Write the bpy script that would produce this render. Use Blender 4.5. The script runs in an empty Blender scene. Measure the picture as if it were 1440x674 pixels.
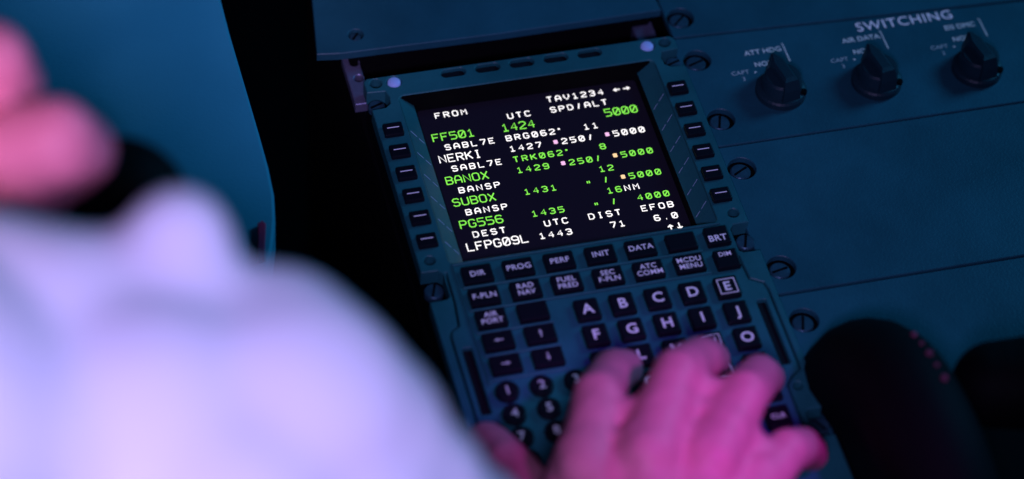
import bpy, bmesh, math, random
from mathutils import Vector, Matrix, noise, geometry
random.seed(4)
S = bpy.context.scene
COL = S.collection
MM = 0.001

# ------------------------------------------------------------------ camera
cam_d = bpy.data.cameras.new('camera')
cam = bpy.data.objects.new('camera', cam_d)
COL.objects.link(cam)
cam_d.sensor_width = 36.0
cam_d.lens = 95.0
cam_d.clip_start = 0.02
cam_d.clip_end = 30.0
RC = ((0.96783, -0.2456, 0.05466), (-0.15089, -0.74037, -0.65504), (0.20134, 0.62572, -0.75361))
right, down, fwd = (Vector(r) for r in RC)
m = Matrix((right, -down, -fwd)).transposed().to_4x4()
m.translation = Vector((-253.689, -768.389, 839.742)) * MM
cam.matrix_world = m
cam_d.dof.use_dof = True
cam_d.dof.focus_distance = 1.147
cam_d.dof.aperture_fstop = 3.8
cam_d.dof.aperture_blades = 0
S.camera = cam

# ------------------------------------------------------------------ world, lamps, exposure
W = bpy.data.worlds.new('World')
S.world = W
W.use_nodes = True
W.node_tree.nodes['Background'].inputs[0].default_value = (0.10, 0.30, 0.75, 1)
W.node_tree.nodes['Background'].inputs[1].default_value = 0.010
S.view_settings.view_transform = 'Standard'
S.view_settings.look = 'None'
S.view_settings.exposure = 0.0
S.view_settings.gamma = 1.0


def lamp(name, kind, loc, target, col, power, **kw):
    d = bpy.data.lights.new(name, kind)
    d.color = col
    d.energy = power
    for k, v in kw.items():
        setattr(d, k, v)
    o = bpy.data.objects.new(name, d)
    COL.objects.link(o)
    o.location = Vector(loc) * MM
    o.rotation_euler = (Vector(target) * MM - o.location).to_track_quat('-Z', 'Y').to_euler()
    return o


# dim blue cockpit flood light from the right
lamp('blue_flood_lamp', 'AREA', (960, 300, 620), (0, -50, 0), (0.05, 0.48, 1.0), 4.6, shape='DISK', size=0.35)
# lavender dome light behind the pilot, over the sleeve
lamp('lavender_dome_lamp', 'SPOT', (-215, -700, 640), (-195, -290, 240), (0.52, 0.41, 1.0), 16.0,
     spot_size=math.radians(58), spot_blend=1.0, shadow_soft_size=0.05)
# added magenta spot that tints the keying hand, no known fixture
lamp('magenta_hand_fill', 'SPOT', (190, -500, 660), (10, -222, 45), (0.68, 0.04, 1.0), 15.0,
     spot_size=math.radians(11.5), spot_blend=0.55, shadow_soft_size=0.04)

# extra pink spot put in to brighten the raised left fist
lamp('pink_fist_fill', 'SPOT', (-380, -560, 600), (-238, -206, 256), (1.0, 0.52, 0.80), 8.0,
     spot_size=math.radians(10.5), spot_blend=0.8, shadow_soft_size=0.04)

# ------------------------------------------------------------------ materials


def mat(name, col, rough=0.5, metal=0.0, emit=None, es=1.0, spec=0.25, bump=0.0, bscale=300.0, var=0.0, vscale=25.0, coat=0.0):
    M = bpy.data.materials.new(name)
    M.use_nodes = True
    n = M.node_tree.nodes
    l = M.node_tree.links
    b = n['Principled BSDF']
    b.inputs['Base Color'].default_value = (*col, 1)
    b.inputs['Roughness'].default_value = rough
    b.inputs['Metallic'].default_value = metal
    b.inputs['Specular IOR Level'].default_value = spec
    b.inputs['Coat Weight'].default_value = coat
    if emit:
        b.inputs['Emission Color'].default_value = (*emit, 1)
        b.inputs['Emission Strength'].default_value = es
    tc = n.new('ShaderNodeTexCoord')
    if bump:
        t = n.new('ShaderNodeTexNoise')
        t.inputs['Scale'].default_value = bscale
        t.inputs['Detail'].default_value = 3
        l.new(tc.outputs['Object'], t.inputs['Vector'])
        bp = n.new('ShaderNodeBump')
        bp.inputs['Strength'].default_value = bump
        bp.inputs['Distance'].default_value = 0.0006
        l.new(t.outputs['Fac'], bp.inputs['Height'])
        l.new(bp.outputs['Normal'], b.inputs['Normal'])
    if var:
        t = n.new('ShaderNodeTexNoise')
        t.inputs['Scale'].default_value = vscale
        t.inputs['Detail'].default_value = 6
        t.inputs['Roughness'].default_value = 0.65
        l.new(tc.outputs['Object'], t.inputs['Vector'])
        r = n.new('ShaderNodeMapRange')
        r.inputs['From Min'].default_value = 0.3
        r.inputs['From Max'].default_value = 0.7
        r.inputs['To Min'].default_value = 1 - var
        r.inputs['To Max'].default_value = 1 + var
        l.new(t.outputs['Fac'], r.inputs['Value'])
        mx = n.new('ShaderNodeMix')
        mx.data_type = 'RGBA'
        mx.blend_type = 'MULTIPLY'
        mx.inputs['Factor'].default_value = 1.0
        mx.inputs['A'].default_value = (*col, 1)
        l.new(r.outputs['Result'], mx.inputs['B'])
        l.new(mx.outputs['Result'], b.inputs['Base Color'])
        r2 = n.new('ShaderNodeMapRange')
        r2.inputs['To Min'].default_value = max(0.05, rough - 0.12)
        r2.inputs['To Max'].default_value = min(1, rough + 0.12)
        l.new(t.outputs['Fac'], r2.inputs['Value'])
        l.new(r2.outputs['Result'], b.inputs['Roughness'])
    return M


PAINT = mat('blue_grey_paint', (0.019, 0.135, 0.150), 0.42, bump=0.25, bscale=900, var=0.22, vscale=22)
PANEL = mat('blue_grey_panel_paint', (0.018, 0.108, 0.145), 0.45, bump=0.25, bscale=900, var=0.2, vscale=16)
TABLE = mat('pale_blue_grey_laminate', (0.055, 0.42, 0.55), 0.5, bump=0.2, bscale=700, var=0.06, vscale=10)
BLACK = mat('black_plastic', (0.006, 0.006, 0.010), 0.5, bump=0.2, bscale=900)
KEYM = mat('black_key_plastic', (0.006, 0.006, 0.012), 0.38, bump=0.2, bscale=1200)
VOID = mat('black_matt_void', (0.002, 0.002, 0.003), 0.9, spec=0.1)
KNOBM = mat('dark_knob_plastic', (0.010, 0.038, 0.052), 0.42, bump=0.2, bscale=800)
RUBBER = mat('black_rubber', (0.002, 0.002, 0.003), 0.7, spec=0.12, bump=0.3, bscale=500)
STEEL = mat('screw_steel', (0.03, 0.09, 0.13), 0.4, metal=0.3, bump=0.2, bscale=900, var=0.2, vscale=200)
ALU = mat('bare_aluminium', (0.17, 0.18, 0.28), 0.42, metal=0.5, bump=0.3, bscale=500, var=0.25, vscale=120)
SENSOR = mat('frosted_sensor_lens', (0.35, 0.45, 0.85), 0.45, emit=(0.10, 0.16, 0.46), es=0.3)  # weak blue emission stands in for light caught by the lens
GLASS = mat('dark_screen_glass', (0.010, 0.008, 0.016), 0.22, emit=(0.012, 0.009, 0.028), es=0.17, spec=0.5)  # faint violet emission stands in for a reflection on the glass
WHITE_E = mat('white_glow', (0.1, 0.1, 0.1), 0.6, emit=(1.0, 0.96, 0.97), es=1.35)
GREEN_E = mat('green_glow', (0.05, 0.1, 0.03), 0.6, emit=(0.24, 0.88, 0.075), es=1.1)
PINK_E = mat('pink_glow', (0.1, 0.05, 0.1), 0.6, emit=(0.88, 0.50, 0.80), es=1.1)
ORANGE_E = mat('pale_orange_glow', (0.1, 0.08, 0.03), 0.6, emit=(1.0, 0.66, 0.36), es=1.1)
LEGEND = mat('backlit_legend', (0.5, 0.5, 0.55), 0.6, emit=(0.30, 0.24, 0.62), es=0.42)
LEGEND2 = mat('dim_backlit_legend', (0.3, 0.3, 0.35), 0.6, emit=(0.25, 0.22, 0.50), es=0.24)
LETTER = mat('panel_lettering', (0.6, 0.6, 0.65), 0.6, emit=(0.22, 0.24, 0.48), es=0.55)
LETTER2 = mat('dim_panel_lettering', (0.5, 0.55, 0.6), 0.6, emit=(0.20, 0.26, 0.42), es=0.38)
LETTER3 = mat('shaded_panel_lettering', (0.4, 0.45, 0.5), 0.6, emit=(0.16, 0.22, 0.34), es=0.14)  # dimmer copy of the lettering, knob shadow put into its colour
LEADER = mat('pale_leader_paint', (0.30, 0.45, 0.60), 0.6)
SKIN = mat('skin', (0.68, 0.205, 0.285), 0.5, bump=0.5, bscale=220, var=0.10, vscale=60)
CLOTH = mat('white_shirt_cotton', (0.80, 0.79, 0.82), 0.85, spec=0.2, bump=0.5, bscale=500, var=0.03, vscale=30)
TROUSER = mat('black_trouser_wool', (0.006, 0.007, 0.014), 0.9, spec=0.1, bump=0.5, bscale=500)
RED = mat('red_webbing', (0.80, 0.05, 0.14), 0.6, bump=0.4, bscale=900)
PIP = mat('pale_pink_paint', (0.22, 0.05, 0.10), 0.6)
FLOOR = mat('black_floor_carpet', (0.002, 0.002, 0.003), 0.95, spec=0.05, bump=0.5, bscale=300)

# ------------------------------------------------------------------ object helpers


def link(name, me, material, parent=None, smooth=False):
    o = bpy.data.objects.new(name, me)
    COL.objects.link(o)
    if material is not None:
        me.materials.clear()
        me.materials.append(material)
    if parent is not None:
        o.parent = parent
        q = parent
        off = Vector((0, 0, 0))
        while q is not None:
            off += q.location
            q = q.parent
        me.transform(Matrix.Translation(-off))
    if smooth:
        for p in me.polygons:
            p.use_smooth = True
    return o


def thing(name, label, cat, loc=(0, 0, 0), group=None):
    o = bpy.data.objects.new(name, None)
    COL.objects.link(o)
    o.location = Vector(loc) * MM
    o.empty_display_size = 0.02
    tag(o, label, cat, group)
    return o


def tag(o, label=None, cat=None, group=None, kind=None):
    for k, v in (('label', label), ('category', cat), ('group', group), ('kind', kind)):
        if v:
            o[k] = v


def bm_mesh(name, bm):
    bmesh.ops.recalc_face_normals(bm, faces=bm.faces[:])
    me = bpy.data.meshes.new(name)
    bmesh.ops.scale(bm, vec=(MM, MM, MM), verts=bm.verts[:])
    bm.to_mesh(me)
    bm.free()
    return me


def curve_mesh(cu):
    o = bpy.data.objects.new('c', cu)
    COL.objects.link(o)
    dg = bpy.context.evaluated_depsgraph_get()
    me = bpy.data.meshes.new_from_object(o.evaluated_get(dg))
    bpy.data.objects.remove(o)
    bpy.data.curves.remove(cu)
    return me


def plate_mesh(outline, z0, z1, holes=(), bevel=0.3):
    """slab with bevelled upper edge and through holes: outline and holes are lists of (x, y) in mm"""
    loops = []
    for k, L in enumerate([outline] + list(holes)):
        L = [Vector(p) for p in L]
        L = [p for i, p in enumerate(L) if (p - L[i - 1]).length > 1e-4]
        area = sum(L[i - 1].x * p.y - p.x * L[i - 1].y for i, p in enumerate(L))
        if (area > 0) != (k == 0):
            L.reverse()
        loops.append(L)
    ins = []
    for L in loops:
        n = len(L)
        out = []
        for i, p in enumerate(L):
            e0 = (p - L[i - 1]).normalized()
            e1 = (L[(i + 1) % n] - p).normalized()
            n0 = Vector((-e0.y, e0.x))
            n1 = Vector((-e1.y, e1.x))
            mv = n0 + n1
            if mv.length < 1e-3:
                mv = n0
            mv.normalize()
            out.append(p + mv * bevel / max(0.5, mv.dot(n0)))
        ins.append(out)
    flat, edges = [], []
    for L in ins:
        b0 = len(flat)
        flat += L
        edges += [(b0 + i, b0 + (i + 1) % len(L)) for i in range(len(L))]
    vo, eo, fo, ov, oe, of = geometry.delaunay_2d_cdt(flat, edges, [], 0, 1e-6)

    def inside(c):
        r = False
        for L in ins:
            j = len(L) - 1
            for i in range(len(L)):
                a, b = L[i], L[j]
                if (a.y > c.y) != (b.y > c.y) and c.x < (b.x - a.x) * (c.y - a.y) / (b.y - a.y) + a.x:
                    r = not r
                j = i
        return r
    bm = bmesh.new()
    top = [bm.verts.new((p.x, p.y, z1)) for p in vo]
    bot = [bm.verts.new((p.x, p.y, z0)) for p in vo]
    for f in fo:
        c = sum((vo[i] for i in f), Vector((0, 0))) / len(f)
        if inside(c):
            bm.faces.new([top[i] for i in f])
            bm.faces.new([bot[i] for i in f][::-1])
    idx = {}
    for i, src in enumerate(ov):
        for q in src:
            idx[q] = i
    b0 = 0
    for L, I in zip(loops, ins):
        n = len(L)
        m1 = [bm.verts.new((p.x, p.y, z1 - bevel)) for p in L]
        m0 = [bm.verts.new((p.x, p.y, z0 + min(bevel, 0.1))) for p in L]
        for i in range(n):
            j = (i + 1) % n
            ti, tj = idx[b0 + i], idx[b0 + j]
            if ti == tj:
                continue
            bm.faces.new((m1[i], m1[j], top[tj], top[ti]))
            bm.faces.new((m0[i], m0[j], m1[j], m1[i]))
            bm.faces.new((bot[ti], bot[tj], m0[j], m0[i]))
        b0 += n
    loose = [v for v in bm.verts if not v.link_faces]
    for v in loose:
        bm.verts.remove(v)
    return bm_mesh('plate', bm)


def rrect(cx, cy, w, h, r, n=4):
    pts = []
    for sx, sy, a0 in ((1, 1, 0), (-1, 1, 90), (-1, -1, 180), (1, -1, 270)):
        for i in range(n + 1):
            a = math.radians(a0 + 90 * i / n)
            pts.append((cx + sx * (w / 2 - r) + r * math.cos(a), cy + sy * (h / 2 - r) + r * math.sin(a)))
    return pts


def circ(cx, cy, r, n=24):
    return [(cx + r * math.cos(2 * math.pi * i / n), cy + r * math.sin(2 * math.pi * i / n)) for i in range(n)]


def loft(loops, cap0=False, cap1=False):
    """loops: lists of (x, y, z), same count, closed"""
    bm = bmesh.new()
    vs = [[bm.verts.new(p) for p in L] for L in loops]
    n = len(loops[0])
    for a, b in zip(vs, vs[1:]):
        for i in range(n):
            bm.faces.new((a[i], a[(i + 1) % n], b[(i + 1) % n], b[i]))
    if cap0:
        bm.faces.new(vs[0])
    if cap1:
        bm.faces.new(vs[-1])
    return bm


def keycap(w, h, r, cx, cy, z0, z1, taper=0.5, dish=0.0):
    def lp(ins, z):
        return [(x, y, z) for x, y in rrect(cx, cy, w - 2 * ins, h - 2 * ins, max(0.2, r - ins * 0.5))]
    bm = loft([lp(0, z0), lp(0.1, z1 - 0.5), lp(taper * 0.6, z1 - 0.12), lp(taper + 0.2, z1)], False, True)
    return bm_mesh('key', bm)


def roundkey(r, cx, cy, z0, z1):
    def lp(q, z):
        return [(x, y, z) for x, y in circ(cx, cy, q, 28)]
    return bm_mesh('key', loft([lp(r, z0), lp(r, z1 - 0.7), lp(r - 0.35, z1 - 0.15), lp(r - 0.8, z1)], False, True))


def lathe(profile, cx, cy, n=32, cap=True):
    loops = [[(cx + r * math.cos(2 * math.pi * i / n), cy + r * math.sin(2 * math.pi * i / n), z) for i in range(n)] for r, z in profile]
    return loft(loops, cap, cap)


# ------------------------------------------------------------------ stroke lettering
G = {
    'A': ['0,0 0,4 1,6 3,6 4,4 4,0', '0,2.4 4,2.4'], 'B': ['0,0 0,6 3,6 4,5 4,4 3,3.1 0,3.1', '3,3.1 4,2.2 4,1 3,0 0,0'],
    'C': ['4,1 3,0 1,0 0,1 0,5 1,6 3,6 4,5'], 'D': ['0,0 0,6 2.6,6 4,4.6 4,1.4 2.6,0 0,0'],
    'E': ['4,0 0,0 0,6 4,6', '0,3.1 3.2,3.1'], 'F': ['0,0 0,6 4,6', '0,3.1 3.2,3.1'],
    'G': ['4,5 3,6 1,6 0,5 0,1 1,0 3,0 4,1 4,2.8 2.4,2.8'], 'H': ['0,0 0,6', '4,0 4,6', '0,3 4,3'],
    'I': ['1,0 3,0', '1,6 3,6', '2,0 2,6'], 'J': ['0,1.4 0.8,0 2.2,0 3,1 3,6'], 'K': ['0,0 0,6', '4,6 0,2.4', '1.3,3.6 4,0'],
    'L': ['0,6 0,0 4,0'], 'M': ['0,0 0,6 2,3 4,6 4,0'], 'N': ['0,0 0,6 4,0 4,6'],
    'O': ['1,0 0,1 0,5 1,6 3,6 4,5 4,1 3,0 1,0'], 'P': ['0,0 0,6 3,6 4,5 4,3.8 3,2.8 0,2.8'],
    'Q': ['1,0 0,1 0,5 1,6 3,6 4,5 4,1 3,0 1,0', '2.4,1.8 4.2,-0.3'], 'R': ['0,0 0,6 3,6 4,5 4,3.9 3,3 0,3', '2,3 4,0'],
    'S': ['0,1 1,0 3,0 4,1 4,2.2 3,3.1 1,3.1 0,4 0,5 1,6 3,6 4,5'], 'T': ['0,6 4,6', '2,6 2,0'],
    'U': ['0,6 0,1 1,0 3,0 4,1 4,6'], 'V': ['0,6 0,3.4 2,0 4,3.4 4,6'], 'W': ['0,6 0.8,0 2,4 3.2,0 4,6'],
    'X': ['0,0 4,6', '0,6 4,0'], 'Y': ['0,6 2,3 4,6', '2,3 2,0'], 'Z': ['0,6 4,6 0,0 4,0'],
    '0': ['1,0 0,1 0,5 1,6 3,6 4,5 4,1 3,0 1,0', '0.5,0.8 3.5,5.2'], '1': ['0.7,4.6 2,6 2,0', '0.4,0 3.6,0'],
    '2': ['0,5 1,6 3,6 4,5 4,3.8 0,0.8 0,0 4,0'], '3': ['0,5.2 1,6 3,6 4,5 4,4 3,3.1 1.4,3.1', '3,3.1 4,2.2 4,1 3,0 1,0 0,0.9'],
    '4': ['3,0 3,6 0,2 4,2'], '5': ['4,6 0,6 0,3.4 3,3.4 4,2.6 4,1 3,0 0,0'], '6': ['4,5.2 3,6 1,6 0,5 0,1 1,0 3,0 4,1 4,2.4 3,3.2 0,3.2'],
    '7': ['0,6 4,6 4,5 1.6,0'], '8': ['1,0 0,1 0,2.2 1,3.1 3,3.1 4,4 4,5 3,6 1,6 0,5 0,4 1,3.1', '3,3.1 4,2.2 4,1 3,0 1,0'],
    '9': ['0,0.8 1,0 3,0 4,1 4,5 3,6 1,6 0,5 0,3.8 1,2.9 4,2.9'],
    '/': ['1.2,0 2.8,6'], '-': ['0.8,3 3.2,3'], '.': ['1.8,0.2 2.2,0.2', '1.8,0.6 2.2,0.6'], '`': ['1.2,5 2.2,5', '1.2,5.7 2.2,5.7 2.2,4.6 1.2,4.6 1.2,5.7'],
    '"': ['1.2,4.4 1.2,2', '2.8,4.4 2.8,2'], '*': ['0.6,1.6 3.4,5.2', '0.6,5.2 3.4,1.6', '0.4,3.4 3.6,3.4', '2,1.2 2,5.6', '0.9,2 0.9,4.8 3.1,4.8 3.1,2 0.9,2'],
    '<': ['-0.6,3 4.4,3', '1.2,4.8 -0.8,3 1.2,1.2 1.2,4.8', '0.6,3.6 0.6,2.4'], '>': ['-0.4,3 4.6,3', '2.8,4.8 4.8,3 2.8,1.2 2.8,4.8', '3.4,3.6 3.4,2.4'],
    '^': ['2,-1 2,6', '0,3.8 2,6 4,3.8', '1,4.4 3,4.4'], 'v': ['2,7 2,0', '0,2.2 2,0 4,2.2', '1,1.6 3,1.6'], '+': ['0,3 4,3', '2,1 2,5'],
}


def strokes_mesh(lines, thick, flat=0.35):
    """round-nibbed strokes; lines are lists of (x, y, z) points in mm"""
    cu = bpy.data.curves.new('s', 'CURVE')
    cu.dimensions = '3D'
    cu.bevel_depth = thick / 2
    cu.bevel_resolution = 1
    cu.use_fill_caps = True
    z = lines[0][0][2]
    for L in lines:
        # extend open ends by a little so that corners read solid
        sp = cu.splines.new('POLY')
        closed = len(L) > 2 and (Vector(L[0]) - Vector(L[-1])).length < 1e-6
        if closed:
            L = L[:-1]
        sp.points.add(len(L) - 1)
        for p, q in zip(sp.points, L):
            p.co = (q[0], q[1], 0, 1)
        sp.use_cyclic_u = closed
    me = curve_mesh(cu)
    me.transform(Matrix.Translation((0, 0, z)) @ Matrix.Diagonal((1, 1, flat, 1)))
    me.transform(Matrix.Scale(MM, 4))
    return me


def text_lines(s, x0, y0, z, w, h, pitch, slashed=True):
    """glyph cell centred on x0; baseline y0"""
    out = []
    for i, ch in enumerate(s):
        if ch == ' ':
            continue
        gl = G[ch]
        if ch == '0' and not slashed:
            gl = gl[:1]
        if ch == 'I' and not slashed:
            gl = ['2,0 2,6']
        if ch == '1' and not slashed:
            gl = ['0.9,4.8 2,6 2,0']
        for st in gl:
            pts = [tuple(float(v) for v in p.split(',')) for p in st.split()]
            out.append([(x0 + i * pitch + (px - 2) / 4 * w, y0 + py / 6 * h, z) for px, py in pts])
    return out


def font_mesh(s, size, bold, spacing):
    cu = bpy.data.curves.new('word', 'FONT')
    cu.body = s
    cu.size = size
    cu.extrude = 0.06
    cu.offset = bold
    cu.space_character = spacing
    cu.resolution_u = 4
    return curve_mesh(cu)


def box_of(me):
    xs = [v.co.x for v in me.vertices]
    ys = [v.co.y for v in me.vertices]
    return min(xs), max(xs), min(ys), max(ys)


CAP = [0.0]


def word(s, cx, cy, z, h, bold=0.0, spacing=1.05, wide=1.0):
    """printed word centred on (cx, cy); h is the height of its capitals"""
    if not CAP[0]:
        me = font_mesh('H', 10.0, 0.0, 1.0)
        bx = box_of(me)
        CAP[0] = (bx[3] - bx[2]) / 10.0
        bpy.data.meshes.remove(me)
    me = font_mesh(s, h / CAP[0], bold, spacing)
    x0, x1, y0, y1 = box_of(me)
    for v in me.vertices:
        v.co.x = (v.co.x - (x0 + x1) / 2) * wide + cx
        v.co.y += cy - h / 2
        v.co.z += z
    me.transform(Matrix.Scale(MM, 4))
    return me


# ------------------------------------------------------------------ setting: floor, pedestal
me = plate_mesh(rrect(0, 0, 3600, 3600, 10), -470, -450, bevel=1)
o = link('floor', me, FLOOR)
tag(o, kind='structure')

ped = thing('pedestal', 'black centre pedestal body carrying all the blue grey panels', 'pedestal', (90, -100, -450))
link('body', plate_mesh(rrect(95, -80, 330, 480, 6), -450, -26, bevel=2), VOID, ped)
link('mounting_rail', plate_mesh(rrect(-71.0, 40, 7.2, 30, 0.6), -14, -9, [circ(-69.8, 50.2, 2.1), circ(-69.8, 40.5, 2.1)], 0.4), ALU, ped)
link('mounting_rail', plate_mesh(rrect(63.0, 40, 9.5, 26, 0.6), -26, -12, [circ(62.0, 39.0, 2.1)], 0.4), ALU, ped)


def screw(parent, x, y, z, r=3.9, ang=35, name='fastener', material=None):
    bm = bmesh.new()
    prof = [(r, z - 3), (r, z - 0.5), (r - 0.5, z), (0.01, z + 0.25)]
    bm = lathe(prof, x, y, 24)
    s = link(name, bm_mesh('screw', bm), material or STEEL, parent)
    for p in s.data.polygons:
        p.use_smooth = False
    a = math.radians(ang)
    c, sn = math.cos(a), math.sin(a)
    L = r * 0.8
    slot = [(x - L * c + 0.5 * sn, y - L * sn - 0.5 * c), (x + L * c + 0.5 * sn, y + L * sn - 0.5 * c),
            (x + L * c - 0.5 * sn, y + L * sn + 0.5 * c), (x - L * c - 0.5 * sn, y - L * sn + 0.5 * c)]
    link('screw_slot', plate_mesh(slot, z - 0.4, z + 0.36, bevel=0.05), VOID, s)
    return s


# ------------------------------------------------------------------ panels beside the control unit
PZ = -4.0


def fastener_hole(x, y):
    return circ(x, y, 6.2, 28)


def panel(label, outline, screws, extra=()):
    xs = [p[0] for p in outline]
    ys = [p[1] for p in outline]
    t = thing('panel', label, 'panel', group='blue grey panels around the control unit', loc=((min(xs) + max(xs)) / 2, (min(ys) + max(ys)) / 2, PZ - 3))
    link('face_plate', plate_mesh(outline, PZ - 3, PZ, [fastener_hole(x, y) for x, y in screws] + list(extra), 0.35), PANEL, t)
    link('backing', plate_mesh([(x * 0.99 + 0.01 * sum(xs) / len(xs), y * 0.98 + 0.02 * sum(ys) / len(ys)) for x, y in outline], PZ - 12, PZ - 3.3, bevel=0.3), VOID, t)
    for i, (x, y) in enumerate(screws):
        screw(t, x - 0.5, y - 0.6, PZ - 1.1, 4.4, random.uniform(0, 180))
    return t


XL, XR = 69.5, 262.0


def yA(x): return 32.4 - (x - 75.7) * 0.0416


panel('plain blue grey panel at the top right above the switching panel', [(XL + 2, 112), (XL + 2, yA(XL + 2) + 0.5), (XR, yA(XR) + 0.5), (XR, 112)], [(78.0, 44.6)])
sw = panel('blue grey panel lettered SWITCHING with three black rotary knobs', [(XL, -34.3), (XR, -34.7), (XR, yA(XR) - 0.5), (XL, yA(XL) - 0.5)], [(77.8, 17.5), (77.6, -19.0)])
panel('wide blank blue grey panel below the switching panel', [(XL, -118.4), (XR, -119.2), (XR, -35.6), (XL, -35.2)], [(77.9, -48.4), (77.3, -104.8)])
panel('blue grey panel behind the black trim wheel, lowest on the right', [(XL, -240), (XR, -240), (XR, -120.2), (XL, -119.6)], [(77.8, -133.7)],
      [rrect(128, -238, 100, 110, 3)])

# lettering and knobs of the switching panel
LZ = PZ + 0.02


def lettering(s, cx, cy, h, material, bold=0.0, spacing=1.05):
    return link('lettering', word(s, cx, cy, LZ, h, bold, spacing), material, sw)


lettering('SWITCHING', 177.4, 23.4, 5.3, LETTER, -0.05, 1.10)
KN = [(108.3, -8.6), (152.0, -11.0), (198.8, -12.6)]
for (kx, ky), title, tx, ty in zip(KN, ('ATT HDG', 'AIR DATA', 'EIS DMC'), (110.5, 156.5, 203.5), (17.4, 16.4, 15.4)):
    lettering(title, tx - 2.2, ty, 2.7, LETTER2, 0.0, 1.0)
    lettering('NORM', tx - 2.6, ty - 7.6, 2.6, LETTER2)
    lettering('CAPT', tx - 16.0, ty - 11.0, 2.2, LETTER3)
    lettering('3', tx - 15.5, ty - 15.0, 2.1, LETTER3)
    link('marking', strokes_mesh([[(tx + 7.4, ty + 2.6, LZ), (tx + 8.0, ty + 2.6, LZ), (tx + 8.0, ty - 8.4, LZ)]], 0.5), LETTER2, sw)
    link('marking', strokes_mesh([[(tx - 9.5, ty - 11.6, LZ), (tx - 8.8, ty - 12.0, LZ), (tx - 9.6, ty - 12.4, LZ), (tx - 9.5, ty - 11.6, LZ)]], 0.5), LETTER2, sw)
    # knob: skirt, round body, tall tapered grip pointing at NORM
    kb = link('rotary_knob', bm_mesh('k', lathe([(11.2, PZ), (11.2, PZ + 2.6), (10.5, PZ + 3.5), (9.0, PZ + 4.0), (8.4, PZ + 9.4), (7.6, PZ + 10.6), (0.02, PZ + 10.8)], kx, ky, 36)), KNOBM, sw, False)
    ang = math.radians(10)

    def rot(x, y, z):
        return (kx + x * math.cos(ang) - y * math.sin(ang), ky + x * math.sin(ang) + y * math.cos(ang), z)

    def grip(w, yf, yb, z):
        return [rot(*p) for p in ((-w, yb, z), (w, yb, z), (w, yf * 0.55, z), (0.25 * w, yf, z), (-0.25 * w, yf, z), (-w, yf * 0.55, z))]
    bm = loft([grip(4.4, 12.6, -9.6, PZ + 3.0), grip(3.8, 11.8, -8.8, PZ + 9), grip(3.2, 11.2, -7.0, PZ + 13.6), grip(2.0, 10.2, -5.0, PZ + 14.4)], True, True)
    link('grip', bm_mesh('g', bm), KNOBM, kb)
    link('grub_screw', bm_mesh('gs', lathe([(1.5, PZ + 3), (1.5, PZ + 4.6), (0.02, PZ + 4.7)], kx + 8.4, ky - 5.2, 14)), VOID, kb)

# panel above the control unit, on the left
XO = [(-81.5, 86), (-86.6, 49.6), (-76.6, 48.2), (-6, 46.8), (69.6, 47.4), (67.8, 86), (67, 150), (-76, 150)]
t = thing('panel', 'blue grey panel above the lit control unit at the top of the picture', 'panel', (-6, 80, -4), 'blue grey panels around the control unit')
link('face_plate', plate_mesh(XO, -4, 0, [circ(-67.5, 58.3, 3.4)], 0.35), PANEL, t)
link('backing', plate_mesh([(-72, 51), (66, 51), (66, 148), (-72, 148)], -24, -4.3, bevel=0.3), VOID, t)
screw(t, -67.7, 58.0, -1.0, 2.6, 50)

# ------------------------------------------------------------------ slide-out table at the left
TO = [(-123.0, 240), (-123.0, 60), (-122.2, 27), (-121.6, 0), (-121.4, -20), (-122.0, -36), (-124.2, -50), (-127.8, -63), (-134.8, -82), (-148, -104),
      (-170, -122), (-205, -134), (-420, -140), (-640, -140), (-640, 240)]
t = thing('slide_out_table', 'pale blue laminate table top with a rounded corner at left', 'table', (-380, 50, -8))
link('table_top', plate_mesh(TO, -8, 10, bevel=1.2), TABLE, t)
t_rail = rrect(-300, 60, 18, 300, 2)
link('slide_rail', plate_mesh(t_rail, -24, -8.4, bevel=0.5), VOID, t)

o = link('pull_tab', plate_mesh([(-135.5, -71), (-132.6, -71), (-128.6, -53), (-129.6, -51), (-131.8, -52)], 10.3, 12.4, bevel=0.4), RED)
tag(o, 'small red tab on the table edge beside the white sleeve', 'tab')

# ------------------------------------------------------------------ the control and display unit
U = thing('control_display_unit', 'blue grey keypad unit with a lit green and white text screen', 'control unit', (0, -95, -26))
link('housing', plate_mesh(rrect(0, -97, 138, 252, 2), -26, -9.4, [rrect(0, -30.4, 104, 100, 2)], 0.5), VOID, U)

# face plate with its notches, slots, grooves and holes
FX = 70.2


def mirror(pts):
    return [(-x, y) for x, y in pts][::-1]


nTL = [(-FX, 22.6), (-62.2, 22.0), (-61.2, 18.8), (-61.6, 14.6), (-64.0, 12.6), (-FX, 12.2)]
nML = [(-FX, -81.2), (-63.2, -81.4), (-61.4, -83.4), (-61.4, -95.4), (-63.0, -96.8), (-FX, -97.0)]
nBL = [(-FX, -180.2), (-63.6, -180.2), (-62.2, -181.8), (-62.2, -192.6), (-63.4, -194.0), (-FX, -194.0)]
leftside = [(-68.6, 30.9), (-FX, 29.2)] + nTL + nML + nBL + [(-FX, -221.0), (-68.4, -222.6)]
outline = leftside + mirror(leftside)
ovals = [rrect(x, 27.4, 11.0, 4.6, 2.2) for x in (-30.8, -15.4, 0, 15.4, 30.8)]
APW = rrect(0, -30.4, 115.0, 97.0, 2.5)


def groove(path, w=0.9):
    """closed slot polygon along an open path"""
    P = [Vector(p) for p in path]
    lo, hi = [], []
    for i, p in enumerate(P):
        d = (P[min(i + 1, len(P) - 1)] - P[max(i - 1, 0)]).normalized()
        nn = Vector((-d.y, d.x)) * w / 2
        lo.append(tuple(p + nn))
        hi.append(tuple(p - nn))
    return lo + hi[::-1]


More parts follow.
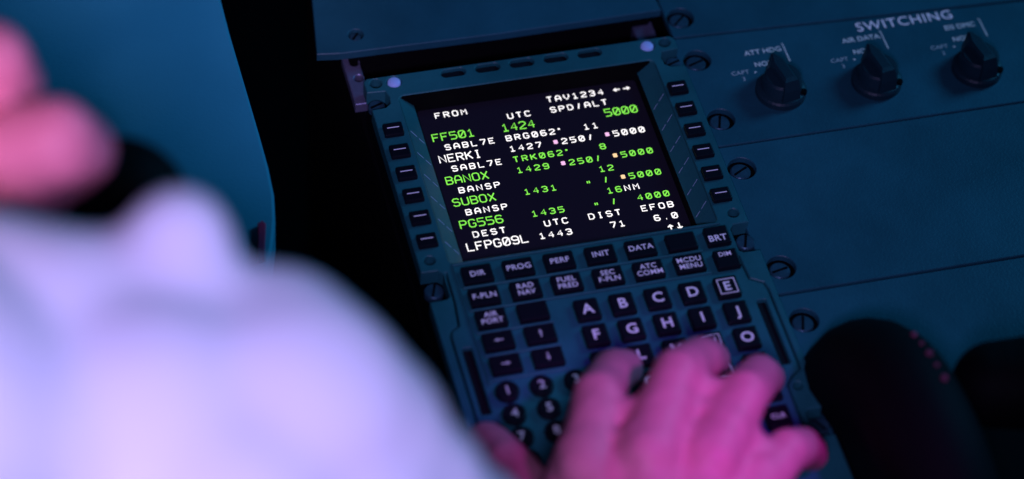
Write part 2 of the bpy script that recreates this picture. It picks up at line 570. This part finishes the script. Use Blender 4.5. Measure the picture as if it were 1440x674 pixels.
gL = groove([(-60.2, -83.0), (-60.4, -99), (-61.6, -111.3), (-65.2, -113.6), (-66.0, -116), (-66.0, -176)])
gR = groove([(60.2, -98.5), (61.0, -111.0), (66.2, -114.4), (67.0, -118), (67.0, -160), (62.5, -163), (59.5, -167), (59.2, -200)])
sideL = rrect(-61.2, -139.8, 4.2, 34, 0.8)
sideR = rrect(62.2, -139.8, 4.2, 34, 0.8)
dots = [circ(sx * 65.2, 27.4, 2.7, 18) for sx in (-1, 1)] + [circ(sx * 65.2, -75.3, 2.4, 18) for sx in (-1, 1)] + [circ(63.2, -168.2, 2.0, 18)]
eyes = [circ(sx * 57.2, 26.9, 3.3, 20) for sx in (-1, 1)]
link('face_plate', plate_mesh(outline, -7.5, 0, ovals + [APW, gL, gR, sideL, sideR] + dots + eyes, 0.4), PAINT, U)
link('recess_backing', plate_mesh(rrect(0, -97, 136, 250, 2), -9.2, -7.8, [rrect(0, -30.4, 104, 100, 2)], 0.2), VOID, U)
for i, x in enumerate((-30.8, -15.4, 0, 15.4, 30.8)):
    link('annunciator', plate_mesh(rrect(x, 27.4, 10.4, 4.0, 1.9), -4.0, -1.6, bevel=0.3), BLACK, U)
for cx in (-61.2, 62.2):
    link('annunciator_bar', plate_mesh(rrect(cx, -139.8, 3.6, 33.4, 0.6), -4, -1.6, bevel=0.3), BLACK, U)
for sx in (-1, 1):
    link('light_sensor', bm_mesh('ls', lathe([(2.8, -4), (2.8, -0.2), (2.4, 0.3), (1.4, 0.7), (0.02, 0.8)], sx * 57.2, 26.9, 24)), SENSOR, U, True)
    screw(U, sx * 67.0, 17.4, -3.4, 3.6, 20)
    screw(U, sx * 66.6, -89.4, -2.6, 4.0, 70)
    screw(U, sx * 66.6, -187.0, -2.6, 4.0, 120)

# sloping funnel round the screen, then the black mask and the glass
def lp3(cx, cy, w, h, r, z): return [(x, y, z) for x, y in rrect(cx, cy, w, h, r)]


for sx in (-1, 1):
    bm = bmesh.new()
    q = [(57.3, 17.9, -0.5), (50.5, 17.3, -6.4), (50.5, -78.1, -6.4), (57.3, -78.7, -0.5)]
    bm.faces.new([bm.verts.new((sx * x, y, z)) for x, y, z in q])
    q = [(57.3, 17.9, -0.9), (50.5, 17.3, -6.8), (50.5, -78.1, -6.8), (57.3, -78.7, -0.9)]
    bm.faces.new([bm.verts.new((sx * x, y, z)) for x, y, z in q][::-1])
    link('screen_bezel_slope', bm_mesh('slope', bm), PAINT, U)
bm = loft([lp3(0, -30.4, 101.2, 95.7, 2.0, -6.5), lp3(0, -30.4, 99.6, 94.8, 2.0, -9.2), lp3(0, -30.4, 98.4, 94.0, 1.5, -9.9)])
for y0, y1 in ((18.0, 17.2), (-78.8, -78.0)):
    bm.faces.new([bm.verts.new(p) for p in ((-57.2, y0, -0.45), (57.2, y0, -0.45), (50.4, y1, -6.6), (-50.4, y1, -6.6))])
link('screen_mask', bm_mesh('sm', bm), VOID, U)
glass = link('display_screen', plate_mesh(rrect(0, -30.2, 100.4, 96.6, 1.5), -12, -9.8, bevel=0.1), GLASS, U)

CP, CX0, RP, RY0 = 3.86, -44.75, 6.325, 12.25
SCREEN = [  # text, colour, large, column, row
    ('FROM', 'w', 0, 1, 0), ('TAV1234', 'w', 0, 14, 0), ('<', 'w', 0, 21.95, 0), ('>', 'w', 0, 23.05, 0),
    ('UTC', 'w', 0, 9, 1), ('SPD/ALT', 'w', 0, 14, 1),
    ('FF501', 'g', 1, 0, 2), ('1424', 'g', 1, 8, 2), ('5000', 'g', 1, 20, 2),
    ('SABL7E', 'w', 0, 1, 3), ('BRG062', 'w', 0, 8, 3), ('`', 'w', 0, 13.9, 3), ('11', 'w', 0, 17, 3),
    ('NERKI', 'w', 1, 0, 4), ('1427', 'w', 0, 8, 4), ('*', 'p', 0, 13, 4), ('250/', 'w', 0, 14, 4), ('*', 'p', 0, 19, 4), ('5000', 'w', 0, 20, 4),
    ('SABL7E', 'w', 0, 1, 5), ('TRK062', 'g', 0, 8, 5), ('`', 'g', 0, 13.9, 5), ('8', 'g', 0, 18, 5),
    ('BANOX', 'g', 1, 0, 6), ('1429', 'g', 0, 8, 6), ('*', 'p', 0, 13, 6), ('250/', 'g', 0, 14, 6), ('*', 'o', 0, 19, 6), ('5000', 'g', 0, 20, 6),
    ('BANSP', 'w', 0, 1, 7), ('12', 'g', 0, 17, 7),
    ('SUBOX', 'g', 1, 0, 8), ('1431', 'g', 0, 8, 8), ('"', 'g', 0, 15, 8), ('/', 'g', 0, 17, 8), ('*', 'o', 0, 19, 8), ('5000', 'g', 0, 20, 8),
    ('BANSP', 'w', 0, 1, 9), ('16', 'g', 0, 17, 9), ('NM', 'w', 0, 19, 9),
    ('PG556', 'g', 1, 0, 10), ('1435', 'g', 0, 8, 10), ('"', 'g', 0, 15, 10), ('/', 'g', 0, 17, 10), ('4000', 'g', 0, 20, 10),
    ('DEST', 'w', 0, 1, 11), ('UTC', 'w', 0, 9, 11), ('DIST', 'w', 0, 14, 11), ('EFOB', 'w', 0, 20, 11),
    ('LFPG09L', 'w', 1, 0, 12), ('1443', 'w', 0, 8, 12), ('71', 'w', 0, 16, 12), ('6.0', 'w', 0, 21, 12),
    ('^', 'w', 0, 22.1, 13), ('v', 'w', 0, 23.1, 13),
]
EM = {'w': WHITE_E, 'g': GREEN_E, 'p': PINK_E, 'o': ORANGE_E}
TZ = -9.68
for s, c, big, colm, row in SCREEN:
    w, h, th = ((2.7, 4.1, 0.60) if big else (2.15, 2.9, 0.57))
    if s == '*':
        th = 0.75
    ln = text_lines(s, CX0 + CP * colm, RY0 - RP * row - h / 2, TZ, w, h, CP)
    link('display_text', strokes_mesh(ln, th), EM[c], glass)

# keypad plate and raised guards between the keys
KZ = 0.02
guards = []


def guard(x0, y0, x1, y1, w=1.1):
    dx, dy = x1 - x0, y1 - y0
    L = math.hypot(dx, dy)
    nx, ny = -dy / L * w / 2, dx / L * w / 2
    return plate_mesh([(x0 + nx, y0 + ny), (x1 + nx, y1 + ny), (x1 - nx, y1 - ny), (x0 - nx, y0 - ny)], -0.3, 0.9, bevel=0.3)


FCX = [-48.2, -30.9, -13.6, 3.9, 21.1, 38.6]
FRY = [-87.9, -99.9, -111.6, -123.4, -135.5]
KH = 2.5
gy = [-79.9, -92.2, -104.2]
for x0, y0, x1, y1 in [(-57, -80.0, 58, -80.0), (-55.6, -93.0, 46.6, -93.0), (-55.6, -105.2, 46.6, -105.2),
                       (-55.6, -117.2, -23.6, -117.2), (-55.6, -129.1, -23.6, -129.1), (-55.6, -141.4, -23.6, -141.4),
                       (-56.5, -81, -56.5, -143)]:
    link('key_guard', guard(x0, y0, x1, y1), PAINT, U)

TOPZ = KH + 0.03


def legend(parent, lines, cx, cy, h, bold=0.0, material=LEGEND):
    n = len(lines)
    for i, s in enumerate(lines):
        y = cy + ((n - 1) / 2 - i) * h * 1.40
        link('legend', word(s, cx, y, TOPZ, h, bold), material, parent)


FK = [('DIR', 0, 0), ('PROG', 1, 0), ('PERF', 2, 0), ('INIT', 3, 0), ('DATA', 4, 0), ('', 5, 0),
      ('F-PLN', 0, 1), ('RAD NAV', 1, 1), ('FUEL PRED', 2, 1), ('SEC F-PLN', 3, 1), ('ATC COMM', 4, 1), ('MCDU MENU', 5, 1),
      ('AIR PORT', 0, 2), ('', 1, 2)]
for s, i, j in FK:
    cx, cy = FCX[i], FRY[j]
    k = link('function_key', keycap(12.9, 8.9, 0.8, cx, cy, -4, KH), KEYM, U)
    if s:
        legend(k, s.split(' '), cx, cy, 2.6 if ' ' not in s else 2.4, 0.03)
for j, (i, d) in ((3, (0, 'l')), (3, (1, 'u')), (4, (0, 'r')), (4, (1, 'd'))):
    cx, cy = FCX[i], FRY[j]
    k = link('arrow_key', keycap(12.9, 8.9, 0.8, cx, cy, -4, KH), KEYM, U)
    a = {'l': (-1, 0), 'r': (1, 0), 'u': (0, 1), 'd': (0, -1)}[d]
    pr = (-a[1], a[0])

    def pt(f, q): return (cx + a[0] * f + pr[0] * q, cy + a[1] * f + pr[1] * q)
    shape = [pt(2.0, 0), pt(0.2, 0.9), pt(0.2, 0.3), pt(-1.9, 0.3), pt(-1.9, -0.3), pt(0.2, -0.3), pt(0.2, -0.9)]
    link('legend', plate_mesh(shape, TOPZ - 0.1, TOPZ + 0.06, bevel=0.02), LEGEND2, k)
for s, cx, cy in (('BRT', 54.2, -87.7), ('DIM', 54.4, -100.6)):
    k = link('dimmer_key', keycap(10.4, 9.6, 0.8, cx, cy, -4, KH), KEYM, U)
    if s == 'BRT':
        legend(k, [s], cx - 0.3, cy - 1.6, 3.0, 0.06)
    else:
        legend(k, [s], cx - 0.3, cy + 2.3, 2.1, 0.02)
LX0, LY0, LPX, LPY = -9.1, -115.0, 14.8, 13.55
rowsL = ['ABCDE', 'FGHIJ', 'KLMNO', 'PQRST', 'UVWXY']
for j, r in enumerate(rowsL):
    for i, ch in enumerate(r):
        cx, cy = LX0 + LPX * i, LY0 - LPY * j
        k = link('letter_key', keycap(10.2, 10.6, 0.9, cx, cy, -4, KH, 0.6), KEYM, U)
        legend(k, [ch], cx, cy, 4.7 if ch not in 'ENSW' else 4.3, 0.12)
        if ch in 'ENSW':
            fr = [(cx - 3.6, cy - 3.7, TOPZ), (cx + 3.6, cy - 3.7, TOPZ), (cx + 3.6, cy + 3.7, TOPZ), (cx - 3.6, cy + 3.7, TOPZ), (cx - 3.6, cy - 3.7, TOPZ)]
            link('legend', strokes_mesh([fr], 0.6), LEGEND, k)
for i, s in enumerate(('Z', '/', 'SP', 'OVFY', 'CLR')):
    cx, cy = LX0 + LPX * i, LY0 - LPY * 5
    k = link('letter_key', keycap(10.2, 10.6, 0.9, cx, cy, -4, KH, 0.6), KEYM, U)
    legend(k, [s], cx, cy, 4.6 if len(s) == 1 else 2.2, 0.1 if len(s) == 1 else 0.0)
for i, s in enumerate(('1', '2', '3', '4', '5', '6', '7', '8', '9', '.', '0', '+/-')):
    cx, cy = -50.9 + 13.97 * (i % 3), -148.6 - 11.4 * (i // 3)
    k = link('number_key', roundkey(4.9, cx, cy, -4, KH), KEYM, U)
    legend(k, [s], cx, cy, 3.9 if len(s) == 1 else 1.8, 0.12 if len(s) == 1 else 0.0, LEGEND2)
# line select keys with their dashes, and the slanted leader lines on the funnel
for sx in (-1, 1):
    for i in range(6):
        cx, cy = (-64.0, -1.9 - 12.75 * i) if sx < 0 else (62.8, -1.7 - 12.75 * i)
        k = link('line_select_key', keycap(8.6, 7.0, 0.7, cx, cy, -4, 2.0, 0.5), KEYM, U)
        link('legend', strokes_mesh([[(cx - 2.6, cy + 0.5, 2.03), (cx + 2.6, cy + 0.5, 2.03)]], 0.5), LEGEND, k)
lead = {-1: [], 1: []}
for sx in (-1, 1):
    for i in range(6):
        y = -1.5 - 12.75 * i
        for part in range(2):
            x0, x1 = (56.4, 54.0) if part == 0 else (53.2, 51.2)
            za, zb = (-0.5 - (57.3 - x) / 6.8 * 5.9 for x in (x0, x1))
            lead[sx].append([(sx * x0, y - (57 - x0) * 0.8, za + 0.06), (sx * x1, y - (57 - x1) * 0.8, zb + 0.06)])
for sx in (-1, 1):
    cu = bpy.data.curves.new('lead', 'CURVE')
    cu.dimensions = '3D'
    cu.bevel_depth = 0.14
    cu.bevel_resolution = 1
    for L in lead[sx]:
        sp = cu.splines.new('POLY')
        sp.points.add(1)
        for p, q in zip(sp.points, L):
            p.co = (*q, 1)
    me = curve_mesh(cu)
    me.transform(Matrix.Scale(MM, 4))
    link('leader_line', me, LEADER, U)

# ------------------------------------------------------------------ trim wheel and thrust lever at the lower right
def wheel_bm(cx, cy, cz, R_, half, n=72):
    prof = [(R_ * 0.55, -half * 0.8), (R_ * 0.74, -half), (R_ * 0.85, -half * 0.94), (R_ * 0.93, -half * 0.76), (R_ * 0.98, -half * 0.45), (R_, -half * 0.12), (R_, half * 0.12),
            (R_ * 0.98, half * 0.45), (R_ * 0.93, half * 0.76), (R_ * 0.85, half * 0.94), (R_ * 0.74, half), (R_ * 0.55, half * 0.8)]
    loops = [[(cx + hx, cy + r * math.cos(2 * math.pi * i / n), cz + r * math.sin(2 * math.pi * i / n)) for i in range(n)] for r, hx in prof]
    return loft(loops, True, True)


WX, WY, WZ, WR, WH = 87, -231, -26, 88, 20
t = thing('trim_wheel', 'thick black trim wheel with pale pink marks on its rim', 'trim wheel', (WX, WY, WZ - WR))
link('rim', bm_mesh('w', wheel_bm(WX, WY, WZ, WR, WH)), RUBBER, t, True)
bm = bmesh.new()
for i in range(5):
    a = math.radians(62 + i * 5.0)
    for sgn in (1,):
        r_ = WR * 0.985
        c = Vector((WX + WH * 0.42, WY + r_ * math.cos(a), WZ + r_ * math.sin(a)))
        bmesh.ops.create_icosphere(bm, subdivisions=2, radius=1.5 if i % 2 == 0 else 1.0, matrix=Matrix.Translation(c))
link('rim_marks', bm_mesh('marks', bm), PIP, t)
link('axle', bm_mesh('ax', loft([[(x, WY + 9 * math.cos(2 * math.pi * i / 24), WZ + 9 * math.sin(2 * math.pi * i / 24)) for i in range(24)] for x in (WX - 25, WX + 28)], True, True)), BLACK, t)


# ------------------------------------------------------------------ solid shapes grown from balls
def blob(balls, voxel, smooth, name):
    """balls: (x, y, z, r) in mm -> one closed continuous surface"""
    tb = bmesh.new()
    bmesh.ops.create_icosphere(tb, subdivisions=3, radius=1.0)
    tb.verts.ensure_lookup_table()
    tv = [v.co.copy() for v in tb.verts]
    tf = [[v.index for v in f.verts] for f in tb.faces]
    tb.free()
    vs, fs = [], []
    for x, y, z, r in balls:
        b0 = len(vs)
        vs += [((x + v.x * r) * MM, (y + v.y * r) * MM, (z + v.z * r) * MM) for v in tv]
        fs += [[i + b0 for i in f] for f in tf]
    me = bpy.data.meshes.new(name)
    me.from_pydata(vs, [], fs)
    o = bpy.data.objects.new(name, me)
    COL.objects.link(o)
    r = o.modifiers.new('r', 'REMESH')
    r.mode = 'VOXEL'
    r.voxel_size = voxel * MM
    s = o.modifiers.new('s', 'SMOOTH')
    s.factor = 0.5
    s.iterations = smooth
    dg = bpy.context.evaluated_depsgraph_get()
    out = bpy.data.meshes.new_from_object(o.evaluated_get(dg))
    bpy.data.objects.remove(o)
    bpy.data.meshes.remove(me)
    return out


def roughen(me, fn):
    co = [v.co.copy() for v in me.vertices]
    nr = [v.normal.copy() for v in me.vertices]
    flat = []
    for c, n in zip(co, nr):
        flat.extend(c + n * fn(c) * MM)
    me.vertices.foreach_set('co', flat)
    me.update()


def chain(pts, step=0.3):
    """pts: (x, y, z, r) joints -> balls interpolated along the bones"""
    out = []
    for a, b in zip(pts, pts[1:]):
        A, B = Vector(a[:3]), Vector(b[:3])
        n = max(1, int((B - A).length / (min(a[3], b[3]) * step)))
        for i in range(n + 1):
            f = i / n
            out.append((*A.lerp(B, f), a[3] + (b[3] - a[3]) * f))
    return out


t = thing('thrust_lever', 'black rounded thrust lever head at the far lower right', 'lever', (160, -250, -20))
me = blob(chain([(121, -214, 43, 17), (150, -222, 48, 20), (190, -236, 42, 17)]), 1.5, 8, 'lever_head')
link('lever_head', me, RUBBER, t, True)
me = blob(chain([(160, -238, -20, 12), (160, -228, 40, 12)]), 1.5, 6, 'lever_arm')
link('lever_arm', me, RUBBER, t, True)

# ------------------------------------------------------------------ the pilot

PILOT = thing('person', 'pilot in a white shirt, right hand typing on the keypad and left hand raised', 'person', (-250, -330, 100))
HS = (-1.5, -5.0, -0.5)
hand_r = (chain([(-45.0, -226.9, 62, 10.5), (-30.8, -193.9, 58, 9.6), (-16.2, -167.9, 36, 8.8), (-4.0, -150.0, 13, 7.6)])
          + chain([(-23.2, -230.3, 68, 11), (-0.9, -193.1, 62, 10), (17.3, -171.4, 40, 9), (30.3, -152.8, 13, 7.8)])
          + chain([(-1.1, -234.5, 64, 10.5), (22.8, -202.8, 56, 9.6), (39.0, -179.9, 34, 8.6), (49.5, -165.4, 12, 7.5)])
          + chain([(15.1, -242.5, 52, 9.5), (33.8, -224.3, 46, 8.6), (46.1, -212.6, 30, 7.8), (54.5, -204.9, 13, 6.9)])
          + chain([(-41, -285, 46, 20), (-49.1, -268.1, 44, 15), (-58.2, -233.6, 40, 12), (-64.3, -197.3, 28, 10.5), (-66.8, -176.7, 16, 9)]))
hand_r += chain([(-36, -203, 55, 9), (-53, -238, 47, 14), (-44, -270, 46, 19)])
for a_, b_ in (((-36.0, -206.5, 57, 8.5), (-10, -208.0, 60, 8.5)), ((-10, -208.0, 60, 8.5), (13, -216.5, 57, 8.5)), ((2, -198, 58, 8), (19, -206, 54, 8)), ((13, -217, 57, 8), (24, -233.0, 48, 8))):
    hand_r += chain([a_, b_], 0.25)
hand_r = [(x + HS[0], y + HS[1], z + HS[2], r) for x, y, z, r in hand_r]
WR_ = (-42, -300, 50, 24)
for q in ((-45.0, -226.9, 60, 11.5), (-23.2, -230.3, 64, 12.5), (-1.1, -234.5, 60, 12), (15.1, -242.5, 50, 11)):
    hand_r += chain([q, ((q[0] - 38) / 2, (q[1] - 295) / 2, 51, 15), (-38 + (q[0] + 15) * 0.25, -290, 50, 18)], 0.25)
ELB = (-107, -472, 108, 27)
arm_r = chain([WR_, (-60, -356, 69, 23), ELB, (-125, -385, 175, 20), (-195, -350, 250, 22), (-290, -370, 252, 45)], 0.3)
hand_l = (chain([(-286, -186, 236, 13), (-262, -184, 246, 12.5), (-246, -187, 261, 12.3), (-234.0, -191.0, 263.5, 12.0), (-230, -189, 250, 11), (-238, -182, 234, 9)])
          + chain([(-290, -206, 222, 13), (-256, -210, 232, 12.5), (-232, -215, 250, 12.8), (-219.5, -218.5, 254.0, 13.4), (-213, -214, 244, 11.5), (-220, -206, 226, 9.5)])
          + chain([(-292, -214, 212, 12), (-262, -218, 220, 11.5), (-240, -222, 236, 11.5), (-232, -222, 240, 11.5), (-226, -216, 230, 10), (-232, -208, 216, 8.5)])
          + chain([(-294, -218, 202, 11), (-268, -222, 210, 10), (-250, -224, 220, 9.5), (-242, -216, 212, 8.5)])
          + chain([(-300, -188, 244, 14), (-278, -190, 256, 10.5), (-262, -196, 262, 9.5)])
          + chain([(-290, -188, 236, 17), (-294, -205, 218, 19), (-305, -196, 232, 22), (-335, -200, 238, 24), (-420, -222, 238, 30), (-470, -340, 240, 34), (-400, -400, 255, 45), (-290, -370, 252, 45)], 0.4))
body = blob(hand_r + arm_r + hand_l + chain([(-290, -370, 252, 45), (-370, -390, 240, 70), (-405, -415, 100, 82)], 0.4), 2.0, 5, 'body')
roughen(body, lambda p: 0.5 * noise.noise(p * 95) + 0.25 * noise.noise(p * 260))
link('body', body, SKIN, PILOT, True)
SHIRT = [(-248.8, -304.9, 270.5, 36.9), (-233.9, -308.5, 274.1, 31.2), (-222.2, -307.8, 277.8, 24.6), (-210.7, -307.2, 278.8, 20.8), (-194.8, -295.6, 292.6, 14.0), (-198.4, -303.1, 282.8, 18.2), (-193.8, -313.3, 272.9, 18.7), (-186.4, -311.4, 271.2, 14.2), (-175.2, -321.7, 265.6, 26.1), (-176.0, -335.6, 259.1, 36.2), (-212.1, -335.4, 265.6, 37.5), (-249.8, -340.5, 267.2, 40.5), (-158.9, -337.9, 247.2, 27.9), (-197.5, -357.8, 253.5, 37.4), (-144.8, -347.5, 229.7, 24.7), (-169.2, -359.0, 233.5, 36.5), (-130.9, -353.5, 208.5, 26.0), (-148.7, -368.0, 198.4, 33.8), (-118.0, -362.9, 184.3, 26.5)]
SHIRT += [(-285.0, -337.7, 273.4, 59.9), (-341.8, -344.5, 252.6, 78.1), (-309.6, -397.2, 257.2, 72.9)]
SHIRT += chain([(-118.0, -362.9, 184.3, 26), (-112, -400, 155, 34), (-107, -472, 108, 43), (-66, -366, 72, 36)], 0.3)
SHIRT += chain([(-300, -370, 255, 72), (-380, -390, 240, 95), (-405, -415, 100, 102)], 0.4)
SHIRT += chain([(-400, -400, 260, 66), (-472, -342, 240, 52), (-425, -224, 238, 45), (-350, -203, 238, 36)], 0.4)
shirt = blob([(x, y, z, r + 1.5) for x, y, z, r in SHIRT], 3.0, 20, 'shirt')
roughen(shirt, lambda p: noise.noise(Vector((p.x * 14 + p.y * 9, p.y * 12 - p.z * 10, p.z * 14))) * 3.2 + noise.noise(p * 34) * 0.8)
link('shirt', shirt, CLOTH, PILOT, True)

t = thing('dark_rounded_form', 'dark rounded form standing on the table below the raised left fist', 'grip', (-205, -125, 10))  # invented solid for an unidentified dark area under the fist
me = blob(chain([(-200, -186, 184, 24), (-200, -172, 150, 25), (-202, -150, 100, 18), (-204, -130, 30, 20)], 0.3), 2.0, 8, 'form_stem')
link('form_stem', me, RUBBER, t, True)
link('base', bm_mesh('b', lathe([(34, 10.0), (34, 16), (28, 22), (0.02, 24)], -204, -130, 36)), RUBBER, t)
